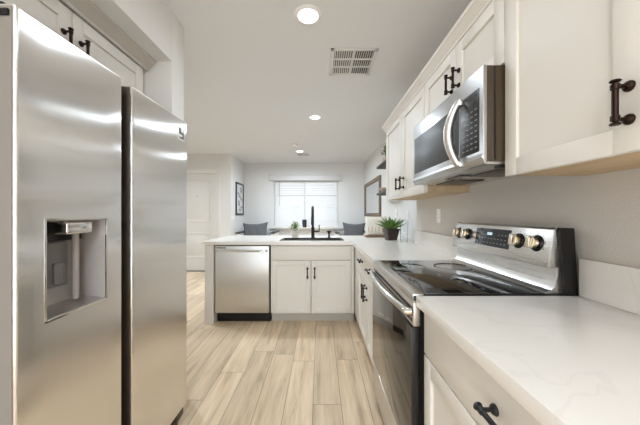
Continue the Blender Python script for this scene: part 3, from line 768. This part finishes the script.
MX = 0.615; MY0, MY1, MZ0, MZ1 = 1.018, 1.778, 1.405, 1.784
t = Thing('microwave', 'stainless over-range microwave hung under the short cabinet', 'microwave', (0.8, 1.4, MZ0))
t.part('body', MB().box(0.631, WX-0.003, MY0+0.003, MY1-0.002, MZ0+0.014, MZ1, 0.003), M['mw_side'])
t.part('side_flange', MB().box(0.658, 0.664, MY0+0.0005, MY0+0.0032, MZ0+0.02, MZ1-0.006), M['black'])
fdr = t.part('front_frame', MB().prism([(MX+0.002, MZ0+0.020), (MX-0.006, MZ0+0.030), (MX, MZ0+0.045), (MX, MZ1-0.003), (MX+0.003, MZ1), (0.630, MZ1), (0.630, MZ0+0.002), (MX+0.008, MZ0+0.006)], 'y', MY0, MY1, 0.0015), M['steel_grey'])
t.part('window', MB().box(MX-0.0015, MX+0.004, 1.195, 1.755, 1.478, 1.702, 0.001), M['mw_glass'], fdr)
cp = t.part('control_panel', MB().box(MX-0.0015, MX+0.004, 1.042, 1.188, 1.462, 1.708, 0.001), M['black'])
t.part('clock_display', MB().box(MX-0.0022, MX-0.001, 1.056, 1.135, 1.664, 1.692), M['display'], cp)
ky = MB()
for r_ in range(8):
    for c_ in range(4):
        ky.box(MX-0.0022, MX-0.001, 1.055+0.030*c_, 1.071+0.030*c_, 1.480+0.0215*r_, 1.4845+0.0215*r_)
t.part('keypad', ky, M['keys'], cp)
hp = []
for k in range(17):
    s_ = k/16; hp.append((MX-0.016-0.036*math.sin(PI*s_)**0.75, 1.165+0.022*math.sin(PI*s_), 1.430+0.270*s_))
hb = MB().tube(hp, [0.015+0.005*math.sin(PI*k/16) for k in range(17)], 14)
hb.box(MX-0.022, MX+0.002, 1.150, 1.180, 1.420, 1.446, 0.006).box(MX-0.022, MX+0.002, 1.150, 1.180, 1.684, 1.710, 0.006)
t.part('handle', hb, M['steel_satin'], fdr)
t.part('underside', MB().box(0.632, WX-0.004, MY0+0.004, MY1-0.004, MZ0+0.004, MZ0+0.0135), M['steel_y'])
for yy in (1.10, 1.48):
    t.part('grease_filter', MB().box(0.74, 0.90, yy, yy+0.24, MZ0-0.002, MZ0+0.0045, 0.001), M['dark_steel'])
t.part('underside_lamp', MB().box(0.68, 0.73, 1.30, 1.48, MZ0-0.001, MZ0+0.0045, 0.001), M['display'])
t.part('latch', MB().box(0.69, 0.80, 1.03, 1.07, MZ0-0.006, MZ0+0.0045, 0.002), M['black'])

# ------------------------------------------------------------------ outlets and switches
def plate(x, y, z, nx, label, kind):
    t = Thing('outlet' if kind == 'outlet' else 'light_switch', label, kind, (x, y, z))
    f_ = frame((x, y, z), (0, 1, 0), (nx, 0, 0))
    t.part('cover_plate', MB().box(-0.036, 0.036, 0, 0.006, -0.058, 0.058, 0.003, mx=f_), M['plastic'])
    if kind == 'outlet':
        t.part('receptacle', MB().box(-0.017, 0.017, 0.006, 0.0075, -0.034, 0.034, 0.001, mx=f_), M['plastic'])
        for vz in (-0.018, 0.018):
            for vx_ in (-0.007, 0.007):
                t.part('slot', MB().box(vx_-0.001, vx_+0.001, 0.0073, 0.0078, vz-0.004, vz+0.004, mx=f_), M['black'])
    else:
        t.part('rocker', MB().box(-0.016, 0.016, 0.006, 0.010, -0.032, 0.032, 0.002, mx=f_), M['plastic'])
plate(WX, 2.246, 1.205, -1, 'white outlet on the wall below the far wall cabinet', 'outlet')
plate(DX, 3.44, 1.215, -1, 'white outlet on the wall above the glass vase', 'outlet')
plate(DX, 3.93, 1.225, -1, 'white light switch on the wall behind the succulent', 'light switch')
plate(LX, 5.92, 1.12, 1, 'white light switch on the left wall below the framed picture', 'light switch')

# ------------------------------------------------------------------ things on the worktop
ax, ay = 0.835, 3.18
t = Thing('potted_succulent', 'dark square pot with a spiky green succulent on the worktop corner', 'plant', (ax, ay, CZ1))
def sq_pot(c, hb_, ht_, h_, wall):
    b = bmesh.new(); R4 = Matrix.Rotation(math.radians(12), 4, 'Z')
    levels = [(hb_, 0), (ht_, h_), (ht_-wall, h_), (hb_-wall, 0.02)]
    rg = [[b.verts.new(Vector(c)+R4 @ Vector((sx_*r_, sy_*r_, z_))) for sx_, sy_ in ((-1, -1), (1, -1), (1, 1), (-1, 1))] for r_, z_ in levels]
    for a, c2 in zip(rg, rg[1:]):
        for i in range(4): b.faces.new((a[i], a[(i+1) % 4], c2[(i+1) % 4], c2[i]))
    b.faces.new(rg[0][::-1]); b.faces.new(rg[-1])
    bmesh.ops.bevel(b, geom=[e for e in b.edges if abs(e.verts[0].co.z-e.verts[1].co.z) > 0.05], offset=0.008, segments=2, profile=0.5, affect='EDGES')
    m_ = MB(); m_._merge(b); return m_
t.part('pot', sq_pot((ax, ay, CZ1), 0.052, 0.078, 0.135, 0.008), M['pot_dark'])
t.part('soil', MB().box(ax-0.060, ax+0.060, ay-0.060, ay+0.060, CZ1+0.10, CZ1+0.118), M['soil'])
lf = MB()
for ringn, (n, tilt_, ln) in enumerate(((4, 80, 0.15), (6, 62, 0.20), (7, 44, 0.225), (7, 27, 0.215))):
    for k in range(n):
        a = 2*PI*(k+0.5*ringn)/n+random.uniform(-.15, .15); e = math.radians(tilt_+random.uniform(-6, 6))
        d = (math.cos(a)*math.cos(e), math.sin(a)*math.cos(e), math.sin(e))
        lf.leaf((ax+0.012*math.cos(a), ay+0.012*math.sin(a), CZ1+0.112), d, ln*random.uniform(.9, 1.05), 0.070, 0.014, 0.10, fold=0.5)
t.part('foliage', lf, M['aloe'])

px_, py_ = -0.325, 3.50
t = Thing('potted_plant', 'small leafy green plant in a white pot beside the sink', 'plant', (px_, py_, CZ1))
t.part('pot', MB().lathe([(0, 0), (0.042, 0), (0.047, 0.01), (0.053, 0.085), (0.053, 0.09), (0.048, 0.09), (0.045, 0.07), (0, 0.07)], (px_, py_, CZ1)), M['pot_white'])
t.part('soil', MB().lathe([(0, 0.0705), (0.0445, 0.0705), (0.0445, 0.078), (0, 0.080)], (px_, py_, CZ1)), M['soil'])
lf = MB()
for k in range(110):
    a = random.uniform(0, 2*PI); e = math.radians(random.uniform(5, 85)); r_ = random.uniform(0.02, 0.085)
    d = Vector((math.cos(a)*math.cos(e), math.sin(a)*math.cos(e), math.sin(e)))
    lf.leaf(Vector((px_, py_, CZ1+0.105))+d*r_, d+Vector((random.uniform(-.6, .6), random.uniform(-.6, .6), random.uniform(-.5, .5))), random.uniform(.03, .055), 0.022, 0.002, 0.2)
for k in range(9):
    a = 2*PI*k/9; lf.tube([(px_, py_, CZ1+0.075), (px_+0.05*math.cos(a), py_+0.05*math.sin(a), CZ1+0.15)], 0.0015, 5)
t.part('foliage', lf, M['leaf'])

vx, vy = 0.915, 2.94
single('glass_vase', MB().lathe([(0, 0.0), (0.036, 0.0), (0.040, 0.006), (0.045, 0.235), (0.042, 0.235), (0.037, 0.014), (0, 0.012)], (vx, vy, CZ1), n=32), M['vase_glass'],
       'tall clear glass vase beside the succulent, on the inner corner of the worktop', 'vase', (vx, vy, CZ1))
single('wooden_board', MB().box(0.60, 0.905, 3.52, 3.68, CZ1, CZ1+0.014, 0.004), M['board'], 'thin brown wooden board under the cream cushion', 'board', (0.75, 3.6, CZ1))
t = Thing('throw_pillow', 'cream fabric cushion with tan stitching behind the succulent', 'pillow', (0.755, 3.6, CZ1+0.014))
Rm = Matrix.Translation((0.755, 3.60, CZ1+0.014)) @ Matrix.Rotation(math.radians(-10), 4, 'X')
t.part('cover', MB().pillow((0, 0.0, 0.130), 0.31, 0.272, 0.12, mx=Rm, pinch=0.05), M['cream_fabric'])
st = MB()
for k in range(6):
    xx = -0.115+0.046*k
    st.tube([(xx, -0.058, 0.045), (xx, -0.0625, 0.075), (xx, -0.062, 0.115)], 0.003, 6, mx=Rm)
t.part('stitching', st, M['tan'])

# ------------------------------------------------------------------ dining area
def pillow_thing(x, z, y, w_, h_, label, m_, rot=0):
    t = tag(MB().pillow((0, 0, 0), w_, h_, 0.16, mx=Matrix.Translation((x, y, z)) @ Matrix.Rotation(math.radians(-14), 4, 'X') @ Matrix.Rotation(math.radians(rot), 4, 'Y')).build('throw_pillow', m_, None, (x, y, z)), label, 'pillow', 'charcoal throw pillows')
def lounge_chair(x0, x1, label):
    c = (x0+x1)/2
    t = Thing('armchair', label, 'armchair', (c, 6.25, 0), 'armchairs by the window wall')
    t.part('seat', MB().box(x0+0.09, x1-0.09, 5.92, 6.50, 0.30, 0.47, 0.03, 3), M['chair_fabric'])
    t.part('backrest', MB().box(x0+0.09, x1-0.09, 6.50, 6.64, 0.30, 0.80, 0.03, 3), M['chair_fabric'])
    for xa in (x0, x1-0.085):
        a = t.part('arm', MB().box(xa, xa+0.085, 5.95, 6.62, 0.16, 0.785, 0.012, 2), M['pot_white'])
        t.part('arm_cap', MB().box(xa-0.005, xa+0.09, 5.94, 6.63, 0.786, 0.815, 0.006), M['frame_black'], a, 'dark grey arm cap')
    for xa in (x0+0.045, x1-0.045):
        for yy in (6.0, 6.58): t.part('leg', MB().cyl((xa, yy, 0), (xa, yy, 0.16), 0.016, 0.022), M['dark_wood'])
lounge_chair(-1.86, -1.00, 'light armchair with dark arm caps in the left corner by the window')
lounge_chair(0.34, 1.09, 'light armchair with dark arm caps in the right corner by the mirror')
pillow_thing(-1.505, 0.748, 6.29, 0.60, 0.565, 'charcoal throw pillow left of the window, on the left armchair', M['grey_fabric'], -3)
pillow_thing(0.790, 0.748, 6.29, 0.545, 0.565, 'charcoal throw pillow right of the window, on the right armchair', M['grey_fabric'], 2)
single('vase', MB().lathe([(0, 0), (0.036, 0), (0.048, 0.03), (0.058, 0.12), (0.055, 0.19), (0.051, 0.19), (0.053, 0.12), (0.04, 0.02), (0, 0.015)], (-0.385, FY-0.05, wz0-0.002)), M['frame_black'],
       'dark grey vase on the window sill', 'vase', (-0.385, FY-0.05, wz0-0.002))

# blind
t = Thing('window_blind', 'white slatted blind over the dining window', 'window blind', (-0.35, FY, wz1))
t.part('valance', MB().box(wx0-0.10, wx1+0.08, FY-0.075, FY-0.003, wz1+0.005, 2.19, 0.004).box(wx0-0.115, wx1+0.095, FY-0.085, FY-0.003, 2.175, 2.20, 0.004), M['valance'])
for xa, xb in ((wx0+0.008, -0.402), (-0.392, wx1-0.008)):
    sl = MB(); n = 19
    for k in range(n):
        z = wz1-0.03-(wz1-wz0-0.07)*k/(n-1)
        sl.box(xa, xb, -0.032, 0.032, -0.0012, 0.0012, mx=Matrix.Translation((0, FY+0.042, z)) @ Matrix.Rotation(math.radians(60), 4, 'X'))
    s_o = t.part('slats', sl, M['slat'])
    t.part('bottom_rail', MB().box(xa, xb, FY+0.022, FY+0.062, wz0+0.004, wz0+0.024, 0.004), M['plastic'], s_o)
    cd = MB()
    for q in (0.12, 0.5, 0.88):
        xx = xa+(xb-xa)*q; cd.cyl((xx, FY+0.014, wz0+0.02), (xx, FY+0.014, wz1), 0.0012, n=6)
    t.part('cords', cd, M['plastic'], s_o)
t.part('wand', MB().cyl((wx0+0.13, FY+0.008, 1.43), (wx0+0.13, FY+0.008, wz1), 0.005, n=8), M['keys'])

# framed picture on the left dining wall
t = Thing('framed_picture', 'narrow black-framed picture on the left dining wall', 'picture', (LX, 6.35, 1.57))
fr = frame((LX, 6.35, 1.57), (0, 1, 0), (1, 0, 0))
pb = MB()
for q in ((-0.29, 0.29, -0.375, -0.335), (-0.29, 0.29, 0.335, 0.375), (-0.29, -0.25, -0.375, 0.375), (0.25, 0.29, -0.375, 0.375)):
    pb.box(q[0], q[1], 0.001, 0.028, q[2], q[3], 0.003, mx=fr)
t.part('picture_frame', pb, M['frame_black'])
t.part('print', MB().box(-0.255, 0.255, 0.002, 0.012, -0.34, 0.34, mx=fr), M['paper'])
ik = MB()
for k in range(9):
    zz = -0.27+0.062*k; aa = 0.13*math.sin(k*1.9)
    ik.tube([(aa-0.06, 0.0125, zz), (aa, 0.0125, zz+0.045), (aa+0.07, 0.0125, zz+0.01), (aa+0.03, 0.0125, zz-0.03)], 0.008, 5, mx=fr)
t.part('ink_marks', ik, M['ink'])

# mirror on the right dining wall
t = Thing('wall_mirror', 'large wood-framed mirror on the right dining wall', 'mirror', (DX, 5.78, 1.55))
fr = frame((DX, 5.78, 1.55), (0, 1, 0), (-1, 0, 0))
hw, hh, fw = 0.85, 0.385, 0.075
pb = MB()
for q in ((-hw, hw, -hh, -hh+fw), (-hw, hw, hh-fw, hh), (-hw, -hw+fw, -hh+fw, hh-fw), (hw-fw, hw, -hh+fw, hh-fw)):
    pb.box(q[0], q[1], 0.001, 0.035, q[2], q[3], 0.004, mx=fr)
t.part('mirror_frame', pb, M['rustic'])
t.part('mirror_glass', MB().box(-hw+fw-0.003, hw-fw+0.003, 0.002, 0.016, -hh+fw-0.003, hh-fw+0.003, mx=fr), M['mirror'])

# floating shelves
single('floating_shelf', MB().box(0.920, DX-0.001, 3.62, 4.40, 1.950, 1.985, 0.003), M['dark_wood'], 'upper dark floating shelf beside the far wall cabinet', 'shelf', (1.02, 4.0, 1.95), 'dark floating shelves')
single('floating_shelf', MB().box(0.920, DX-0.001, 3.62, 4.40, 1.520, 1.555, 0.003), M['dark_wood'], 'lower dark floating shelf beside the far wall cabinet', 'shelf', (1.02, 4.0, 1.52), 'dark floating shelves')
t = Thing('potted_plant', 'green plant in a pale pot on the upper floating shelf', 'plant', (1.02, 4.14, 1.985))
t.part('pot', MB().lathe([(0, 0), (0.05, 0), (0.07, 0.03), (0.055, 0.10), (0.05, 0.10), (0.05, 0.085), (0, 0.085)], (1.02, 4.14, 1.985)), M['beige'])
lf = MB()
for k in range(80):
    a = random.uniform(0, 2*PI); e = math.radians(random.uniform(20, 88)); r_ = random.uniform(0.03, 0.20)
    d = Vector((math.cos(a)*math.cos(e)*0.45, math.sin(a)*math.cos(e)*0.45, math.sin(e)))
    lf.leaf(Vector((1.02, 4.14, 2.085))+d*r_, d+Vector((random.uniform(-.7, .7), random.uniform(-.7, .7), random.uniform(-.3, .5))), random.uniform(.05, .08), 0.026, 0.002, 0.15)
for k in range(7):
    a = 2*PI*k/7; lf.tube([(1.02, 4.14, 2.068), (1.02+0.04*math.cos(a), 4.14+0.04*math.sin(a), 2.25)], 0.002, 5)
t.part('foliage', lf, M['leaf_deep'])
single('bowl', MB().lathe([(0, 0), (0.03, 0), (0.07, 0.045), (0.078, 0.075), (0.073, 0.075), (0.062, 0.045), (0, 0.012)], (1.01, 4.24, 1.555)), M['beige'], 'beige bowl on the lower floating shelf', 'bowl', (1.01, 4.24, 1.555))
single('candle_holder', MB().lathe([(0, 0), (0.035, 0), (0.035, 0.008), (0.008, 0.02), (0.008, 0.12), (0.026, 0.14), (0.026, 0.155), (0, 0.155)], (1.02, 4.05, 1.555)), M['frame_black'], 'small dark candle holder beside the bowl on the lower floating shelf', 'candle holder', (1.02, 4.05, 1.555))
